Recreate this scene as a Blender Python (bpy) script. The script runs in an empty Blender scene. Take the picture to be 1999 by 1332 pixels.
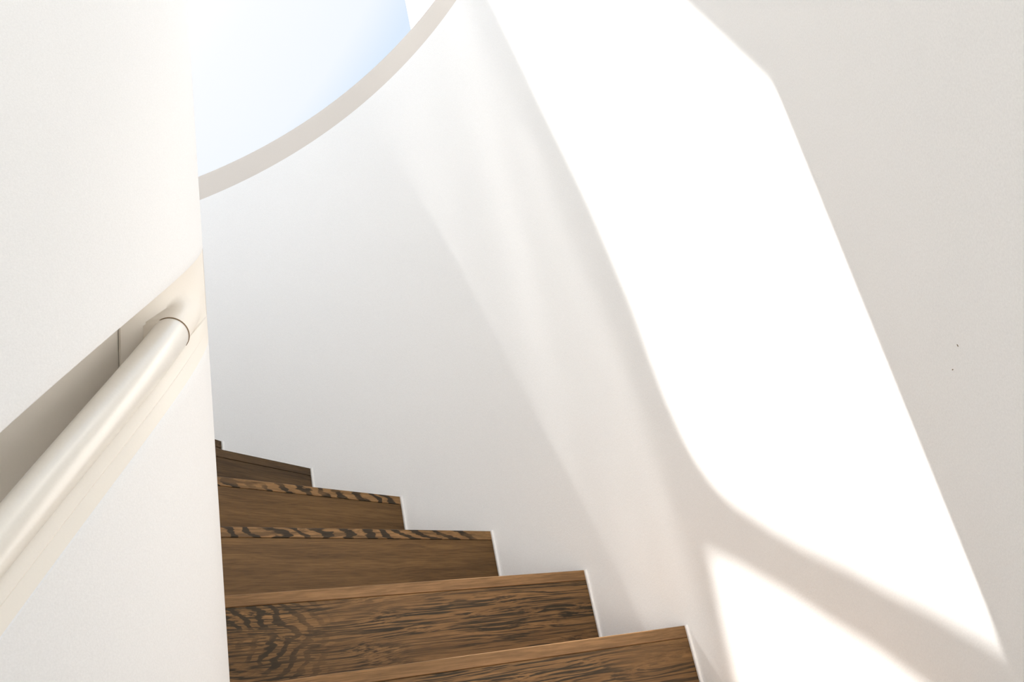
import bpy, bmesh, math, random
from mathutils import Vector, Matrix

rad, deg = math.radians, math.degrees
scene = bpy.context.scene
COL = scene.collection
ZO = 1.33                                   # eye height above the lowest floor

# ------------------------------------------------------------------ camera
F_PX, PITCH, ROLL = 1892.37, 0.452125, -0.214804
cd = bpy.data.cameras.new('camera')
cd.sensor_fit = 'HORIZONTAL'; cd.sensor_width = 36.0
cd.lens = F_PX * 36.0 / 1999.0
cd.clip_start = 0.02; cd.clip_end = 500
cam = bpy.data.objects.new('camera', cd); COL.objects.link(cam)
fw = Vector((0, math.cos(PITCH), math.sin(PITCH)))
u0 = Vector((0, -math.sin(PITCH), math.cos(PITCH))); r0 = Vector((1, 0, 0))
rt = math.cos(ROLL) * r0 + math.sin(ROLL) * u0
up = -math.sin(ROLL) * r0 + math.cos(ROLL) * u0
m = Matrix((rt, up, -fw)).transposed().to_4x4()
m.translation = Vector((0, 0, ZO))
cam.matrix_world = m
scene.camera = cam

# ------------------------------------------------------------------ view, sky, sun
scene.view_settings.view_transform = 'Standard'
scene.view_settings.look = 'None'
scene.view_settings.gamma = 1.0
scene.view_settings.use_curve_mapping = False
EXPO = 0.23
scene.view_settings.exposure = EXPO

SUN_AZ, SUN_EL = rad(152.2), rad(57.2)
SUN_STRENGTH, SKY_STRENGTH = 14.6, 2.0 ** -EXPO
world = bpy.data.worlds.new('sky'); scene.world = world
world.use_nodes = True
nt = world.node_tree; nt.nodes.clear()
tc = nt.nodes.new('ShaderNodeTexCoord')
S = Vector((math.cos(SUN_AZ) * math.cos(SUN_EL), math.sin(SUN_AZ) * math.cos(SUN_EL), math.sin(SUN_EL)))
dp = nt.nodes.new('ShaderNodeVectorMath'); dp.operation = 'DOT_PRODUCT'; dp.inputs[1].default_value = S
mr = nt.nodes.new('ShaderNodeMapRange'); mr.inputs['From Min'].default_value = -1.0; mr.inputs['From Max'].default_value = 1.0
rp = nt.nodes.new('ShaderNodeValToRGB')           # hazy sky: pale blue, whiter towards the sun
e = rp.color_ramp.elements
e[0].position = 0.0; e[0].color = (0.97, 1.08, 1.24, 1)
e[1].position = 1.0; e[1].color = (1.35, 1.32, 1.28, 1)
for pos, c in ((0.60, (0.92, 1.02, 1.17, 1)), (0.895, (0.74, 0.855, 1.00, 1)), (0.906, (0.91, 0.955, 1.01, 1)), (0.930, (0.97, 0.992, 1.02, 1))):
    k = e.new(pos); k.color = c
bgn = nt.nodes.new('ShaderNodeBackground'); bgn.inputs['Strength'].default_value = SKY_STRENGTH
wo = nt.nodes.new('ShaderNodeOutputWorld')
nt.links.new(tc.outputs['Generated'], dp.inputs[0]); nt.links.new(dp.outputs['Value'], mr.inputs['Value']); nt.links.new(mr.outputs[0], rp.inputs[0])
nt.links.new(rp.outputs[0], bgn.inputs['Color']); nt.links.new(bgn.outputs[0], wo.inputs[0])

sd = bpy.data.lights.new('sun', 'SUN'); sd.energy = SUN_STRENGTH; sd.angle = rad(0.53); sd.color = (1.0, 0.972, 0.932)
sun = bpy.data.objects.new('sun', sd); COL.objects.link(sun)
sun.rotation_euler = S.to_track_quat('Z', 'Y').to_euler(); sun.location = S * 20

# ------------------------------------------------------------------ materials
def nmat(name):
    mt = bpy.data.materials.new(name); mt.use_nodes = True
    t = mt.node_tree
    return mt, t, t.nodes['Principled BSDF']

def node(t, kind, **kw):
    n = t.nodes.new(kind)
    for a, b in kw.items():
        if a in n.inputs: n.inputs[a].default_value = b
        else: setattr(n, a, b)
    return n

def paint(name, col, rough, grain=0.012, grain_scale=420.0, bump=0.08, bump_scale=260.0, blotch=0.015):
    mt, t, b = nmat(name)
    b.inputs['Roughness'].default_value = rough
    tc = node(t, 'ShaderNodeTexCoord')
    n1 = node(t, 'ShaderNodeTexNoise', Scale=grain_scale, Detail=2.0, Roughness=0.7)
    n2 = node(t, 'ShaderNodeTexNoise', Scale=3.0, Detail=3.0)
    n3 = node(t, 'ShaderNodeTexNoise', Scale=bump_scale, Detail=2.0)
    for n in (n1, n2, n3): t.links.new(tc.outputs['Object'], n.inputs['Vector'])
    a = node(t, 'ShaderNodeMath', operation='MULTIPLY_ADD'); a.inputs[1].default_value = 2 * grain * 2; a.inputs[2].default_value = 1 - 2 * grain
    c = node(t, 'ShaderNodeMath', operation='MULTIPLY_ADD'); c.inputs[1].default_value = 2 * blotch; c.inputs[2].default_value = -blotch
    t.links.new(n1.outputs['Fac'], a.inputs[0]); t.links.new(n2.outputs['Fac'], c.inputs[0])
    s = node(t, 'ShaderNodeMath', operation='ADD'); t.links.new(a.outputs[0], s.inputs[0]); t.links.new(c.outputs[0], s.inputs[1])
    v = node(t, 'ShaderNodeVectorMath', operation='SCALE'); v.inputs[0].default_value = col
    t.links.new(s.outputs[0], v.inputs['Scale']); t.links.new(v.outputs[0], b.inputs['Base Color'])
    bp = node(t, 'ShaderNodeBump', Strength=bump, Distance=0.002)
    t.links.new(n3.outputs['Fac'], bp.inputs['Height']); t.links.new(bp.outputs[0], b.inputs['Normal'])
    return mt

M_WALL = paint('white_plaster', (0.920, 0.915, 0.903), 0.75, grain=0.045)
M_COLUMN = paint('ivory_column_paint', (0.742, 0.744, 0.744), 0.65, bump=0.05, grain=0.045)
M_RAIL = paint('cream_gloss_paint', (0.70, 0.668, 0.61), 0.30, bump=0.06, bump_scale=160)
M_RAIL.node_tree.nodes['Principled BSDF'].inputs['Specular IOR Level'].default_value = 1.0
M_RAIL.node_tree.nodes['Principled BSDF'].inputs['Coat Weight'].default_value = 0.8
M_RAIL.node_tree.nodes['Principled BSDF'].inputs['Coat Roughness'].default_value = 0.28
M_SLEEVE = paint('cream_satin_paint', (0.76, 0.715, 0.645), 0.4, bump=0.05)
M_RIM = paint('beige_coping', (0.70, 0.645, 0.585), 0.7)
M_DECK = paint('pale_roof_membrane', (0.74, 0.72, 0.69), 0.9)
M_FLOOR = paint('warm_tan_floor', (0.62, 0.48, 0.33), 0.5)
M_BOUNCE = paint('sandy_bounce_slab', (0.76, 0.715, 0.64), 0.9)
M_TRIM = paint('white_trim_paint', (0.87, 0.86, 0.84), 0.5)

mt, t, b = nmat('dark_joint'); b.inputs['Base Color'].default_value = (0.16, 0.10, 0.05, 1); b.inputs['Roughness'].default_value = 0.9
nz = node(t, 'ShaderNodeTexNoise', Scale=60.0); cr = node(t, 'ShaderNodeValToRGB')
cr.color_ramp.elements[0].color = (0.10, 0.065, 0.035, 1); cr.color_ramp.elements[1].color = (0.32, 0.22, 0.12, 1)
t.links.new(nz.outputs['Fac'], cr.inputs[0]); t.links.new(cr.outputs[0], b.inputs['Base Color'])
M_JOINT = mt

def wood(name, seed, light, mid, dark, streak=0.9, s_lo=0.50, s_hi=0.60, amp=0.05, wander=(2.2, 12.0, 12.0), s_scale=(5.0, 150.0, 150.0), zebra=None, patch=(0.36, 0.60)):
    """Oiled tropical hardwood. Local x runs along the board. streak = strength of the dark grain lines;
    zebra = (x period, z period, z centre, x from, x to, strength): nested chevrons of dark figure."""
    mt, t, b = nmat(name)
    L = t.links.new
    def mth(op, a0, a1=None, a2=None):
        n = node(t, 'ShaderNodeMath', operation=op)
        for i, q in enumerate((a0, a1, a2)):
            if q is None: continue
            if isinstance(q, (int, float)): n.inputs[i].default_value = q
            else: L(q, n.inputs[i])
        return n.outputs[0]
    def noise(vec, scale, detail=3.0, rough=0.55):
        mp = node(t, 'ShaderNodeMapping'); mp.inputs['Scale'].default_value = scale; L(vec, mp.inputs['Vector'])
        n = node(t, 'ShaderNodeTexNoise', Scale=1.0, Detail=detail, Roughness=rough); L(mp.outputs[0], n.inputs['Vector'])
        return n.outputs['Fac']
    def ramp(val, lo, hi, to0=0.0, to1=1.0, smooth=True):
        n = node(t, 'ShaderNodeMapRange'); n.inputs['From Min'].default_value = lo; n.inputs['From Max'].default_value = hi
        n.inputs['To Min'].default_value = to0; n.inputs['To Max'].default_value = to1
        if smooth: n.interpolation_type = 'SMOOTHSTEP'
        L(val, n.inputs['Value']); return n.outputs[0]
    tc = node(t, 'ShaderNodeTexCoord'); oi = node(t, 'ShaderNodeObjectInfo')
    off = node(t, 'ShaderNodeVectorMath', operation='SCALE'); off.inputs[0].default_value = (17.3, 9.1, 5.7); L(oi.outputs['Random'], off.inputs['Scale'])
    ad = node(t, 'ShaderNodeVectorMath', operation='ADD'); L(tc.outputs['Object'], ad.inputs[0]); L(off.outputs[0], ad.inputs[1])
    ad2 = node(t, 'ShaderNodeVectorMath', operation='ADD'); ad2.inputs[1].default_value = (seed * 3.1, seed * 1.7, seed * 2.3); L(ad.outputs[0], ad2.inputs[0])
    P = ad2.outputs[0]
    wn = noise(P, wander, 2.0)
    sh = mth('MULTIPLY', mth('SUBTRACT', wn, 0.5), amp * 2)
    cb = node(t, 'ShaderNodeCombineXYZ'); L(sh, cb.inputs['Z']); L(sh, cb.inputs['Y'])
    dv = node(t, 'ShaderNodeVectorMath', operation='ADD'); L(P, dv.inputs[0]); L(cb.outputs[0], dv.inputs[1])
    Q = dv.outputs[0]
    fib = noise(Q, (16.0, 420.0, 420.0), 4.0, 0.65)
    med = noise(Q, (2.5, 55.0, 55.0), 5.0, 0.6)
    rs = node(t, 'ShaderNodeValToRGB')
    rs.color_ramp.elements[0].position = 0.34; rs.color_ramp.elements[0].color = mid + (1,)
    rs.color_ramp.elements[1].position = 0.66; rs.color_ramp.elements[1].color = light + (1,)
    L(med, rs.inputs[0])
    st = noise(Q, s_scale, 3.0, 0.6)
    pt = noise(P, (2.0, 9.0, 9.0), 2.0)
    k_ = mth('MULTIPLY', ramp(st, s_lo, s_hi), ramp(pt, patch[0], patch[1], 0.18 * streak, streak))
    if zebra:
        px_, pz_, zc, x0, x1, zs_ = zebra
        sp = node(t, 'ShaderNodeSeparateXYZ'); L(tc.outputs['Object'], sp.inputs[0])
        zz = mth('ABSOLUTE', mth('SUBTRACT', sp.outputs['Z'], zc))
        jig = noise(P, (11.0, 36.0, 36.0), 3.0)
        ph = mth('ADD', mth('MULTIPLY', sp.outputs['X'], 6.2832 / px_), mth('ADD', mth('MULTIPLY', zz, 6.2832 / pz_), mth('MULTIPLY', jig, 15.0)))
        ph = mth('ADD', ph, mth('MULTIPLY', fib, 1.6))
        zb = mth('MULTIPLY', ramp(mth('SINE', ph), -0.15, 0.45), ramp(sp.outputs['X'], x0, x1, zs_, 0.0))
        zb = mth('MULTIPLY', zb, ramp(noise(P, (5.0, 16.0, 16.0), 2.0), 0.36, 0.52, 0.15, 1.0))
        k_ = mth('MAXIMUM', k_, zb)
    mx = node(t, 'ShaderNodeMix', data_type='RGBA'); mx.inputs[7].default_value = dark + (1,)
    L(k_, mx.inputs[0]); L(rs.outputs[0], mx.inputs[6])
    vs = node(t, 'ShaderNodeVectorMath', operation='SCALE'); L(mx.outputs[2], vs.inputs[0]); L(ramp(fib, 0.32, 0.62, 0.68, 1.12, False), vs.inputs['Scale'])
    L(vs.outputs[0], b.inputs['Base Color'])
    b.inputs['Roughness'].default_value = 0.55; b.inputs['Specular IOR Level'].default_value = 0.22
    bp = node(t, 'ShaderNodeBump', Strength=0.15, Distance=0.001); L(fib, bp.inputs['Height']); L(bp.outputs[0], b.inputs['Normal'])
    return mt

W_PLAIN = wood('plain_brown_hardwood', 1.0, (0.180, 0.098, 0.036), (0.108, 0.058, 0.021), (0.045, 0.026, 0.010), streak=0.45, amp=0.02, s_scale=(2.5, 70.0, 70.0), s_lo=0.46, s_hi=0.70)
W_SHADED = wood('shaded_brown_hardwood', 6.0, (0.115, 0.068, 0.030), (0.070, 0.041, 0.019), (0.035, 0.022, 0.012), streak=0.4, amp=0.02, s_scale=(2.5, 70.0, 70.0), s_lo=0.46, s_hi=0.70)  # darker plain wood: the shade on the top steps is put into the colour
W_FIG = wood('figured_dark_hardwood', 2.0, (0.250, 0.134, 0.053), (0.145, 0.078, 0.031), (0.026, 0.021, 0.012), streak=0.93, amp=0.032, wander=(1.8, 12.0, 12.0), s_scale=(5.0, 330.0, 330.0), s_lo=0.465, s_hi=0.565, patch=(0.28, 0.52), zebra=(0.031, 0.034, 0.112, -0.74, -0.56, 0.9))
W_NOSE = wood('zebra_tread_hardwood', 3.0, (0.31, 0.172, 0.070), (0.21, 0.113, 0.046), (0.028, 0.021, 0.012), streak=0.5, zebra=(0.055, 0.036, -0.01, 1.0, 2.0, 0.95))
W_NOSE_P = wood('plain_tread_hardwood', 4.0, (0.30, 0.165, 0.072), (0.20, 0.110, 0.047), (0.06, 0.036, 0.017), streak=0.35, amp=0.01)

# ------------------------------------------------------------------ mesh helpers
def link_mesh(name, verts, faces, mat, parent=None, smooth=False, matrix=None):
    me = bpy.data.meshes.new(name)
    me.from_pydata([tuple(v) for v in verts], [], faces)
    bm = bmesh.new(); bm.from_mesh(me)
    bmesh.ops.recalc_face_normals(bm, faces=bm.faces)
    bm.to_mesh(me); bm.free()
    me.materials.append(mat)
    if smooth:
        for p in me.polygons: p.use_smooth = True
    o = bpy.data.objects.new(name, me); COL.objects.link(o)
    if matrix is not None: o.matrix_world = matrix
    if parent is not None: o.parent = parent
    return o

def sharp(o, angle=35):
    me = o.data
    bm = bmesh.new(); bm.from_mesh(me)
    for ed in bm.edges:
        if len(ed.link_faces) == 2 and ed.calc_face_angle(0) > rad(angle): ed.smooth = False
    bm.to_mesh(me); bm.free()
    return o

def structure(o, label=None):
    o['kind'] = 'structure'
    if label: o['label'] = label
    return o

def box_faces(b0):
    return [tuple(b0 + i for i in f) for f in ((0, 3, 2, 1), (4, 5, 6, 7), (0, 1, 5, 4), (1, 2, 6, 5), (2, 3, 7, 6), (3, 0, 4, 7))]

# ------------------------------------------------------------------ the stairwell shell
AX, AY, R, RC = -0.99021, 1.26360, 1.42084, 0.51523     # axis, outer wall radius, column radius
XR, XL, YB = AX + R, AX - R, -1.60
WT = 0.13                                               # wall thickness
def rim_z(x): return ZO + 2.2531 + 0.1811 * x           # the sloping top of the wall
RIM_H = 0.099

def outline(off=0.0, n=120, y_back=YB):
    pts = [(XR + off, y_back)]
    for i in range(1, 12): pts.append((XR + off, y_back + (AY - y_back) * i / 12))
    for i in range(n + 1):
        a = math.pi * i / n
        pts.append((AX + (R + off) * math.cos(a), AY + (R + off) * math.sin(a)))
    return pts

def ring_wall(name, pin, pout, zb, zt, mat, closed=False):
    """a solid band between two matching outlines; zb, zt are functions of x"""
    v, f = [], []
    n = len(pin)
    for (a, c) in zip(pin, pout):
        v += [(a[0], a[1], zb(a[0])), (a[0], a[1], zt(a[0])), (c[0], c[1], zt(c[0])), (c[0], c[1], zb(c[0]))]
    for i in range(n - 1):
        p, q = 4 * i, 4 * (i + 1)
        for j in range(4):
            f.append((p + j, p + (j + 1) % 4, q + (j + 1) % 4, q + j))
    f += [(0, 1, 2, 3), tuple(4 * (n - 1) + j for j in (3, 2, 1, 0))]
    return sharp(link_mesh(name, v, f, mat, smooth=True))

w_out = ring_wall('wall_outer', outline(0), outline(WT), lambda x: 0.0, lambda x: rim_z(x) - 0.0002, M_WALL)
structure(w_out, 'smooth white curved wall along the outer side of the winding stair')
for (cy, cz, cw, ch) in ((0.907, 0.331, 0.0016, 0.0034), (0.9385, 0.3183, 0.0034, 0.0013)):     # two tiny paint chips on the straight part
    cv = []
    for xx in (XR - 0.0004, XR + 0.0004):
        for i in range(7):
            q = 2 * math.pi * i / 7; kq = 0.7 + 0.3 * ((i * 5) % 3) / 2
            cv.append((xx, cy + cw * kq * math.cos(q) * 0.5, ZO + cz + ch * kq * math.sin(q) * 0.5))
    ck = link_mesh('paint_chip', cv, [tuple(range(7)), tuple(range(13, 6, -1))] + [(i, (i + 1) % 7, 7 + (i + 1) % 7, 7 + i) for i in range(7)], M_JOINT, parent=w_out)
    ck['label'] = 'tiny dark paint chip'
rim = ring_wall('trim_1', outline(0.0), outline(WT + 0.02), lambda x: rim_z(x), lambda x: rim_z(x) + RIM_H, M_RIM)
structure(rim, 'beige coping band curving along the top of the white wall')

def slab(name, x0, x1, y0, y1, z0, z1, mat):
    v = [(x0, y0, z0), (x1, y0, z0), (x1, y1, z0), (x0, y1, z0), (x0, y0, z1), (x1, y0, z1), (x1, y1, z1), (x0, y1, z1)]
    return link_mesh(name, v, box_faces(0), mat)

structure(slab('wall_left', XL - WT, XL, YB, AY, 0, rim_z(XL) + RIM_H, M_WALL), 'white side wall of the stairwell behind the column')
def back_wall():  # unseen wall; its opening is added to light the well from behind
    v, f = [], []
    ztop = rim_z(XR) + RIM_H
    for (x0, x1, z0, z1) in ((XL - WT, XL + 0.12, 0, ztop), (XR - 0.10, XR + WT, 0, ztop), (XL + 0.12, XR - 0.10, 3.25, ztop)):
        b0 = len(v)
        v += [(x0, YB - WT, z0), (x1, YB - WT, z0), (x1, YB, z0), (x0, YB, z0), (x0, YB - WT, z1), (x1, YB - WT, z1), (x1, YB, z1), (x0, YB, z1)]
        f += box_faces(b0)
    return link_mesh('wall_back', v, f, M_WALL)
structure(back_wall(), 'white back wall with a wide opening added to let daylight in')
structure(slab('bounce_floor', -9.0, 7.0, -10.0, YB - WT, -0.14, -0.02, M_BOUNCE), 'pale slab added outside the back opening to bounce sunlight in')  # unseen slab, added so its sunlit top bounces light into the well
structure(slab('floor', XL - WT, XR + WT, YB - WT, AY + R + WT, -0.12, 0.0, M_FLOOR), 'warm tan floor at the foot of the stair')

structure(slab('skylight_blocker', XL - WT, XR + WT, YB - WT, 0.0, rim_z(XR) + RIM_H + 0.001, rim_z(XR) + RIM_H + 0.16, M_WALL), 'white slab added over the lower end of the stairwell to cut skylight')  # unseen slab, added to hold back light from the sky above

# roof deck around the open well
pin = outline(WT + 0.001) + [(XL - WT - 0.001, AY - (AY - YB) * i / 12) for i in range(1, 13)]
v, f = [], []
ZD = ZO + 1.60
for i, (x, y) in enumerate(pin):
    d = Vector((x - AX, max(y, YB) - YB)); d = Vector((d.x, max(d.y, 0.0)))
    if d.length < 1e-6: d = Vector((1, 0))
    d.normalize()
    v += [(x, y, ZD), (AX + d.x * 12, YB + d.y * 12, ZD)]
n = len(pin)
for i in range(n - 1):
    f.append((2 * i, 2 * i + 1, 2 * i + 3, 2 * i + 2))
structure(link_mesh('floor_roof_deck', v, f, M_DECK), 'pale roof deck around the stairwell')

# ------------------------------------------------------------------ added unseen screen, its openings shaped to cast the sun pattern
A2 = Vector((math.cos(SUN_AZ), math.sin(SUN_AZ))); B2 = Vector((-A2.y, A2.x))
if B2.y < 0: B2 = -B2
Q0 = Vector((XR, AY)) + 3.2 * A2
def scr(u, z, d=0.0):
    p = Q0 + u * B2 + d * A2
    return (p.x, p.y, z + ZO)

def panel_with_holes(name, outer, holes, mat, th=0.03):
    bm = bmesh.new()
    edges = []
    for loop in [outer] + holes:
        vs = [bm.verts.new(scr(u, z)) for (u, z) in loop]
        for i in range(len(vs)): edges.append(bm.edges.new((vs[i], vs[(i + 1) % len(vs)])))
    res = bmesh.ops.triangle_fill(bm, edges=edges, use_beauty=True)
    faces = [g for g in res['geom'] if isinstance(g, bmesh.types.BMFace)]
    ex = bmesh.ops.extrude_face_region(bm, geom=faces)
    for g in ex['geom']:
        if isinstance(g, bmesh.types.BMVert): g.co += Vector((A2.x * th, A2.y * th, 0))
    bmesh.ops.recalc_face_normals(bm, faces=bm.faces)
    me = bpy.data.meshes.new(name); bm.to_mesh(me); bm.free()
    me.materials.append(mat)
    o = bpy.data.objects.new(name, me); COL.objects.link(o)
    return o

hole_up = [(-0.45, 5.275), (-0.114, 5.165), (0.024, 5.118), (0.194, 5.043), (0.349, 4.953), (0.425, 4.915), (0.450, 4.922), (0.462, 4.95),
           (0.478, 5.043), (0.491, 5.240), (0.520, 5.474), (0.566, 5.768), (0.607, 6.09), (0.65, 6.40), (0.65, 6.70), (0.45, 6.62), (0.022, 6.130), (-0.193, 5.889), (-0.45, 5.60)]
hole_lo = [(-0.45, 3.95), (0.504, 3.95), (0.497, 4.425), (0.489, 4.582), (0.477, 4.733), (0.420, 4.787), (0.337, 4.844), (0.178, 4.926), (0.009, 4.986), (-0.114, 5.022), (-0.45, 5.12)]
hole_tint = [(0.535, 4.05), (0.80, 4.05), (0.80, 6.75), (0.71, 6.75), (0.664, 6.06), (0.602, 5.55), (0.553, 5.06), (0.532, 4.7)]
w_t = panel_with_holes('sun_pattern_screen', [(-3.2, 1.60 - 0.01), (0.86, 1.60 - 0.01), (0.86, 7.4), (-3.2, 7.4)], [hole_up, hole_lo, hole_tint], M_WALL)
structure(w_t, 'tall white screen added behind the column, openings shaped for the sun pattern')

mt, t, b = nmat('sun_streak_filter')  # added filter pane: passes a weak, streaky share of the sun
t.nodes.remove(b)
tr = node(t, 'ShaderNodeBsdfTransparent')
tcg = node(t, 'ShaderNodeTexCoord'); wv = node(t, 'ShaderNodeTexNoise', Scale=1.0, Detail=2.0)
mpg = node(t, 'ShaderNodeMapping'); mpg.inputs['Scale'].default_value = (20.0, 20.0, 0.5)
t.links.new(tcg.outputs['Object'], mpg.inputs['Vector']); t.links.new(mpg.outputs[0], wv.inputs['Vector'])
crg = node(t, 'ShaderNodeValToRGB')
crg.color_ramp.elements[0].position = 0.40; crg.color_ramp.elements[0].color = (0.23, 0.23, 0.23, 1)
crg.color_ramp.elements[1].position = 0.62; crg.color_ramp.elements[1].color = (0.425, 0.425, 0.425, 1)
t.links.new(wv.outputs['Fac'], crg.inputs[0]); t.links.new(crg.outputs[0], tr.inputs['Color'])
t.links.new(tr.outputs[0], t.nodes['Material Output'].inputs['Surface'])
M_TINT = mt
n = len(hole_tint)
pv = [scr(u, z, 0.010) for (u, z) in hole_tint] + [scr(u, z, 0.018) for (u, z) in hole_tint]
pf = [tuple(range(n)), tuple(range(2 * n - 1, n - 1, -1))] + [(i, (i + 1) % n, n + (i + 1) % n, n + i) for i in range(n)]
structure(link_mesh('sun_filter_1', pv, pf, M_TINT), 'streaky filter pane added in the white screen to weaken the sun')

# a sunlit white wall seen past the coping
p0 = Vector((-0.265, 6.0)); dirw = Vector((0.436, -0.90)); nrm = Vector((0.90, 0.436))
v = []
for z in (ZD, ZO + 8.5):
    for q in (p0, p0 + dirw * 1.5, p0 + dirw * 1.5 + nrm * 0.25, p0 + nrm * 0.25): v.append((q.x, q.y, z))
structure(link_mesh('wall_rooftop', v, box_faces(0), M_WALL), 'sunlit white rooftop wall beyond the coping')

# ------------------------------------------------------------------ the staircase
stair = bpy.data.objects.new('winding_staircase', None); COL.objects.link(stair)
stair.location = (AX, AY, 0)
stair['label'] = 'dark brown wooden winding stair rising to the left behind the white column'
stair['category'] = 'staircase'
bpy.context.view_layer.update()

def well_hit(p, d):
    """distance from p along d to the inside of the well"""
    best = None
    a = d.dot(d); bq = (p.x - AX) * d.x + (p.y - AY) * d.y; c = (p.x - AX) ** 2 + (p.y - AY) ** 2 - R * R
    D = bq * bq - a * c
    if D > 0:
        s = (-bq + math.sqrt(D)) / a
        if p.y + s * d.y >= AY - 1e-6: best = s
    if best is None:
        cs = []
        if d.x > 1e-9: cs.append((XR - p.x) / d.x)
        if d.x < -1e-9: cs.append((XL - p.x) / d.x)
        if d.y < -1e-9: cs.append((YB - p.y) / d.y)
        best = min(x for x in cs if x > 0)
    return best

# measured nosing lines: outer angle (deg), height above the eye, direction of the edge (deg)
measured = {0: (87.16, 1.1808, 67.0), 1: (76.13, 1.0187, 59.39), 2: (64.97, 0.8463, 51.03), 3: (53.89, 0.6600, 42.74), 4: (42.79, 0.4751, 33.67), 5: (31.70, 0.2792, 27.28)}
steps = {}
for kk in range(-4, 13):
    if kk in measured: th, z, ed = measured[kk]
    elif kk < 0: th, z, ed = 87.16 - 11.09 * kk, 1.1808 - 0.172 * kk, 67.0 - 9.5 * kk
    else: th, z, ed = 31.70 - 11.09 * (kk - 5), 0.2792 - 0.182 * (kk - 5), 27.28 - 8.6 * (kk - 5)
    d = Vector((math.cos(rad(ed)), math.sin(rad(ed))))
    o = Vector((AX + R * math.cos(rad(th)), AY + R * math.sin(rad(th))))
    if kk > 8:                                    # straight flank of the well: carry the line on from the column side
        i0 = Vector((AX + RC * math.cos(rad(th - 14)), AY + RC * math.sin(rad(th - 14))))
        o = i0 + d * well_hit(i0, d)
    else:
        i0 = o - d * 0.5
        o = i0 + d * well_hit(i0, d)
    # inner end on the column
    rel = o - Vector((AX, AY)); bq = -rel.dot(d); cc = rel.length_squared - RC * RC; D = bq * bq - cc
    s = bq - 0 if D < 0 else (-(-bq)) - math.sqrt(D)
    inner = o - d * (rel.dot(d) - math.sqrt(max(rel.dot(d) ** 2 - cc, 0.0)))
    steps[kk] = (inner, o, d, z + ZO)

TT, RT, GAP = 0.023, 0.018, 0.0025
def board(name, pts, z0, z1, origin, d, mat, parent, bev=0.0015):
    """a flat board cut to the outline pts (world xy), between two heights; local x follows the nosing"""
    perp = Vector((-d.y, d.x))
    M = Matrix(((d.x, perp.x, 0, origin.x), (d.y, perp.y, 0, origin.y), (0, 0, 1, z0), (0, 0, 0, 1)))
    Mi = M.inverted()
    n = len(pts)
    vs = [Mi @ Vector((q.x, q.y, z0)) for q in pts] + [Mi @ Vector((q.x, q.y, z1)) for q in pts]
    fs = [tuple(range(n - 1, -1, -1)), tuple(range(n, 2 * n))] + [(i, (i + 1) % n, n + (i + 1) % n, n + i) for i in range(n)]
    me = bpy.data.meshes.new(name); me.from_pydata([tuple(q) for q in vs], [], fs)
    bm = bmesh.new(); bm.from_mesh(me)
    bmesh.ops.recalc_face_normals(bm, faces=bm.faces)
    if bev: bmesh.ops.bevel(bm, geom=[e_ for e_ in bm.edges], offset=bev, segments=1, affect='EDGES', clamp_overlap=True)
    bm.to_mesh(me); bm.free()
    me.materials.append(mat)
    ob = bpy.data.objects.new(name, me); COL.objects.link(ob)
    ob.parent = parent
    ob.matrix_parent_inverse = parent.matrix_world.inverted()
    ob.matrix_world = M
    return ob

ks = sorted(steps)
for kk in ks:
    inner, o, d, z = steps[kk]
    o2 = o - d * GAP
    i2 = inner + d * 0.001
    bk = Vector((-d.y, d.x))                      # horizontally away from the viewer, up the stair
    nose_mat = W_NOSE if kk in (2, 3, 6, 8) else (W_SHADED if kk < 2 else W_NOSE_P)
    rise_mat = W_FIG if kk in (4, 5, 6, 8, 10) else (W_SHADED if kk < 2 else W_PLAIN)
    # tread: from this nosing to a little behind the next riser
    if kk - 1 in steps:
        ni, no, nd, nz_ = steps[kk - 1]
        nbk = Vector((-nd.y, nd.x))
        ptb_o, ptb_i = no - nd * GAP + nbk * 0.012, ni + nd * 0.001 + nbk * 0.012
    else:
        a = rad(20); rot = Matrix(((math.cos(a), -math.sin(a)), (math.sin(a), math.cos(a))))
        c0 = Vector((AX, AY))
        ptb_o, ptb_i = c0 + rot @ (o - c0) * 0.99, c0 + rot @ (i2 - c0)
    pts = [i2, o2]
    c0 = Vector((AX, AY))
    for q in range(1, 6):                          # outer edge follows the wall
        w = o2.lerp(ptb_o, q / 6)
        if w.y > AY:
            rel = w - c0; rel = rel.normalized() * (R - GAP); w = c0 + rel
        pts.append(w)
    if ptb_o.y > AY and (ptb_o - c0).length > R - GAP: ptb_o = c0 + (ptb_o - c0).normalized() * (R - GAP)
    if (ptb_i - c0).length < RC + 0.001: ptb_i = c0 + (ptb_i - c0).normalized() * (RC + 0.001)
    pts += [ptb_o, ptb_i]
    for q in range(1, 4):
        w = ptb_i.lerp(i2, q / 4); rel = w - c0
        if rel.length < RC + 0.001: w = c0 + rel.normalized() * (RC + 0.001)
        pts.append(w)
    board('tread', pts, z - TT, z, o, d, nose_mat, stair, bev=0.0012)
    # riser under this nosing, down to the tread below
    zlow = steps[kk + 1][3] if kk + 1 in steps else 0.0
    front = bk * 0.0012
    rp_ = [i2 + front + d * 0.002, o2 + front, o2 + front + bk * RT - d * 0.006, i2 + front + bk * RT + d * 0.006]
    board('riser', rp_, zlow + 0.0003, z - TT - 0.0006, o, d, rise_mat, stair, bev=0.0006)

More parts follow.
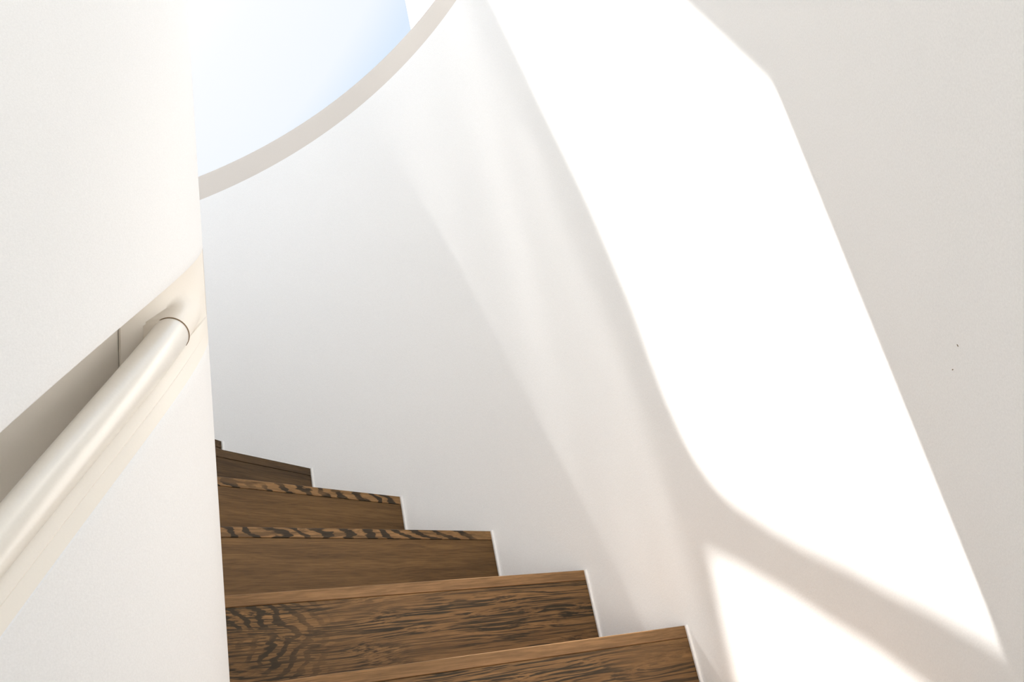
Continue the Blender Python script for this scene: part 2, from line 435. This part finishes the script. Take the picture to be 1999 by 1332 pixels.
# white bead closing the joint between step ends and the wall
v, f = [], []
def bead(pa, pb, z0, z1, wdt, d, bk):
    b0 = len(v)
    q = [pa - d * wdt - bk * 0.004, pa - bk * 0.004, pb, pb - d * wdt]
    for z in (z0, z1): v.extend([(w.x, w.y, z) for w in q])
    f.extend(box_faces(b0))
for kk in ks:
    inner, o, d, z = steps[kk]
    bk = Vector((-d.y, d.x))
    zlow = steps[kk + 1][3] if kk + 1 in steps else 0.0
    bead(o + d * 0.004 - bk * 0.0005, o + d * 0.004 + bk * 0.0, zlow, z, 0.009, d, bk)
structure(link_mesh('trim_2', v, f, M_TRIM), 'thin white bead between the step ends and the wall')

# ------------------------------------------------------------------ the column with its handrail channel
def z_up(t_):  return ZO + (-3.1609e-05 * t_ * t_ + 8.749e-03 * t_ + 0.84964)
def z_lo(t_):  return ZO + (-5.6421e-05 * t_ * t_ + 9.2824e-03 * t_ + 0.66555)
T0, T1, TB, TJ = -66.0, 19.0, -5.8, 1.2
COL_TOP = ZO + 3.3
def section(t_, depth):
    zl, zu = z_lo(t_), z_up(t_)
    w = zu - zl
    q = min(1.0, max(0.0, (T1 - t_) / 16.0)); q = q * q * (3 - 2 * q); q = max(q, 0.04)
    raw = [(0, 0.0), (0, zl - 0.02), (0, zl - 0.003), (-0.0012, zl + 0.0005), (-0.0030, zl + 0.006), (-0.0055, zl + 0.115 * w), (-0.0068, zl + 0.128 * w), (-0.0062, zl + 0.138 * w),
            (-0.0100, zl + 0.215 * w), (-0.014, zl + 0.262 * w), (-0.034, zl + 0.30 * w), (-depth, zl + 0.40 * w), (-depth, zu - 0.03), (-depth + 0.006, zu - 0.008), (-depth + 0.015, zu), (-0.003, zu),
            (-0.0008, zu + 0.0008), (0, zu + 0.003), (0, zu + 0.02), (0, COL_TOP)]
    return [(dr * q if j < 10 else dr, z) for j, (dr, z) in enumerate(raw)]
def plain(t_, ref):
    return [(0, z) for (_, z) in section(ref, 0.05)]
prof = []
t_ = -180.0
ang = []
while t_ < 180.0 - 1e-6:
    ang.append(t_); t_ += 2.0 if (t_ < T0 - 2 or t_ > T1 + 2) else 0.5
for a_ in sorted(set(ang + [T0 - 0.01, T0, TB - 0.02, TB + 0.02, T1, T1 + 0.01])):
    if a_ < T0: sec = plain(a_, T0)
    elif a_ > T1: sec = plain(a_, T1)
    else: sec = section(a_, 0.085)
    prof.append((a_, sec))
v, f = [], []
npf = len(prof[0][1])
for a_, sec in prof:
    ca, sa = math.cos(rad(a_)), math.sin(rad(a_))
    for (dr, z) in sec: v.append((AX + (RC + dr) * ca, AY + (RC + dr) * sa, z))
nn = len(prof)
for i in range(nn):
    p, q = i * npf, ((i + 1) % nn) * npf
    for j in range(npf - 1): f.append((p + j, q + j, q + j + 1, p + j + 1))
f.append(tuple(i * npf + npf - 1 for i in range(nn)))
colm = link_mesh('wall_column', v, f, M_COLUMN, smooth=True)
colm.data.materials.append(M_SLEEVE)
for pl in colm.data.polygons:                     # the channel is painted cream like the rail
    if len(pl.vertices) == 4:
        js = sorted(i % npf for i in pl.vertices)
        angs = [prof[i // npf][0] for i in pl.vertices]
        if js[0] >= 3 and js[-1] <= 15 and min(angs) >= T0 - 0.02 and max(angs) <= T1 + 0.02: pl.material_index = 1
sharp(colm, 30)
structure(colm, 'round white column with a handrail channel winding up it')

# ------------------------------------------------------------------ the handrail in the channel
hr = bpy.data.objects.new('handrail', None); COL.objects.link(hr)
hr['label'] = 'round cream painted handrail set in the channel of the white column'
hr['category'] = 'handrail'
RR = 0.027
def rail_pt(t_, r_off=-0.030):
    zl, zu = z_lo(t_), z_up(t_)
    z = zl + 0.41 * (zu - zl)
    return Vector((AX + (RC + r_off) * math.cos(rad(t_)), AY + (RC + r_off) * math.sin(rad(t_)), z))
hr.location = rail_pt(-60.0)
bpy.context.view_layer.update()
def tube(name, ta, tb, radius, mat, step=0.5, nseg=56, parent=hr):
    v, f = [], []
    n = max(2, int(round((tb - ta) / step)) + 1)
    for i in range(n):
        t_ = ta + (tb - ta) * i / (n - 1)
        p = rail_pt(t_); tg = (rail_pt(t_ + 0.2) - rail_pt(t_ - 0.2)).normalized()
        out = Vector((math.cos(rad(t_)), math.sin(rad(t_)), 0)); out = (out - tg * out.dot(tg)).normalized()
        upv = tg.cross(out)
        for j in range(nseg):
            a_ = 2 * math.pi * j / nseg
            v.append(p + radius * (math.cos(a_) * out + math.sin(a_) * upv))
    for i in range(n - 1):
        for j in range(nseg):
            f.append((i * nseg + j, i * nseg + (j + 1) % nseg, (i + 1) * nseg + (j + 1) % nseg, (i + 1) * nseg + j))
    f.append(tuple(range(nseg))); f.append(tuple((n - 1) * nseg + j for j in range(nseg)))
    ob = sharp(link_mesh(name, v, f, mat, smooth=True))
    ob.parent = parent; ob.matrix_parent_inverse = parent.matrix_world.inverted()
    return ob
tube('rail', T0 + 1, TJ - 0.1, RR, M_RAIL)
jn = tube('joint_gap', TJ - 0.1, TJ + 0.12, RR + 0.0009, M_JOINT, step=0.1); jn['label'] = 'thin dark joint line'


# fitting that ramps out of the channel and closes it beyond the joint
v, f, rows = [], [], []
fr_d = [0.20, 0.22, 0.24, 0.27] + [0.30 + 0.02 * i for i in range(35)] + [0.997]
TF = TJ - 3.2                                      # the rail's cut end is square to the slope, so the fitting starts a little before it
RF = RR - 0.0006
ts = [TB + (TF - TB) * i / 12 for i in range(13)] + [TF + 0.05 + (T1 - TF - 0.05) * i / 46 for i in range(47)]
grid = []
for t_ in ts:
    w = z_up(t_) - z_lo(t_)
    g = min(1.0, max(0.0, (T1 - 1.0 - t_) / (T1 - 1.0 - TB)))
    dep = 0.0008 + 0.080 * (0.35 * g + 0.65 * g * g)
    line = []
    for fr in fr_d:
        hv = (fr - 0.41) * w * 0.68
        tb = 0.030 - math.sqrt(RF * RF - hv * hv) if abs(hv) < RF else 1.0
        line.append(dep if t_ <= TF else max(0.0008, min(tb, dep)))
    grid.append(line)
for i in range(14, len(ts)):                       # melt the end of the rail into the fitting, more and more with distance
    line = grid[i]
    for it in range(int(max(0.0, ts[i] - TJ - 2.0) * 3.5)):
        line = [line[0]] + [0.25 * line[j - 1] + 0.5 * line[j] + 0.25 * line[j + 1] for j in range(1, len(line) - 1)] + [line[-1]]
    grid[i] = line
for t_, line in zip(ts, grid):
    zl, zu = z_lo(t_), z_up(t_); w = zu - zl
    row = [(AX + (RC - dd) * math.cos(rad(t_)), AY + (RC - dd) * math.sin(rad(t_)), zl + fr * w) for fr, dd in zip(fr_d, line)]
    for fr in (0.997, 0.42): row.append((AX + (RC - 0.084) * math.cos(rad(t_)), AY + (RC - 0.084) * math.sin(rad(t_)), zl + fr * w))
    rows.append(row)
npf = len(rows[0])
for row in rows: v += row
for i in range(len(rows) - 1):
    for j in range(npf):
        f.append((i * npf + j, i * npf + (j + 1) % npf, (i + 1) * npf + (j + 1) % npf, (i + 1) * npf + j))
f.append(tuple(range(npf))); f.append(tuple((len(rows) - 1) * npf + j for j in range(npf)))
sl = sharp(link_mesh('end_fitting', v, f, M_SLEEVE, smooth=True), 40)
sl.parent = hr; sl.matrix_parent_inverse = hr.matrix_world.inverted()
sl['label'] = 'cream end fitting closing the channel'
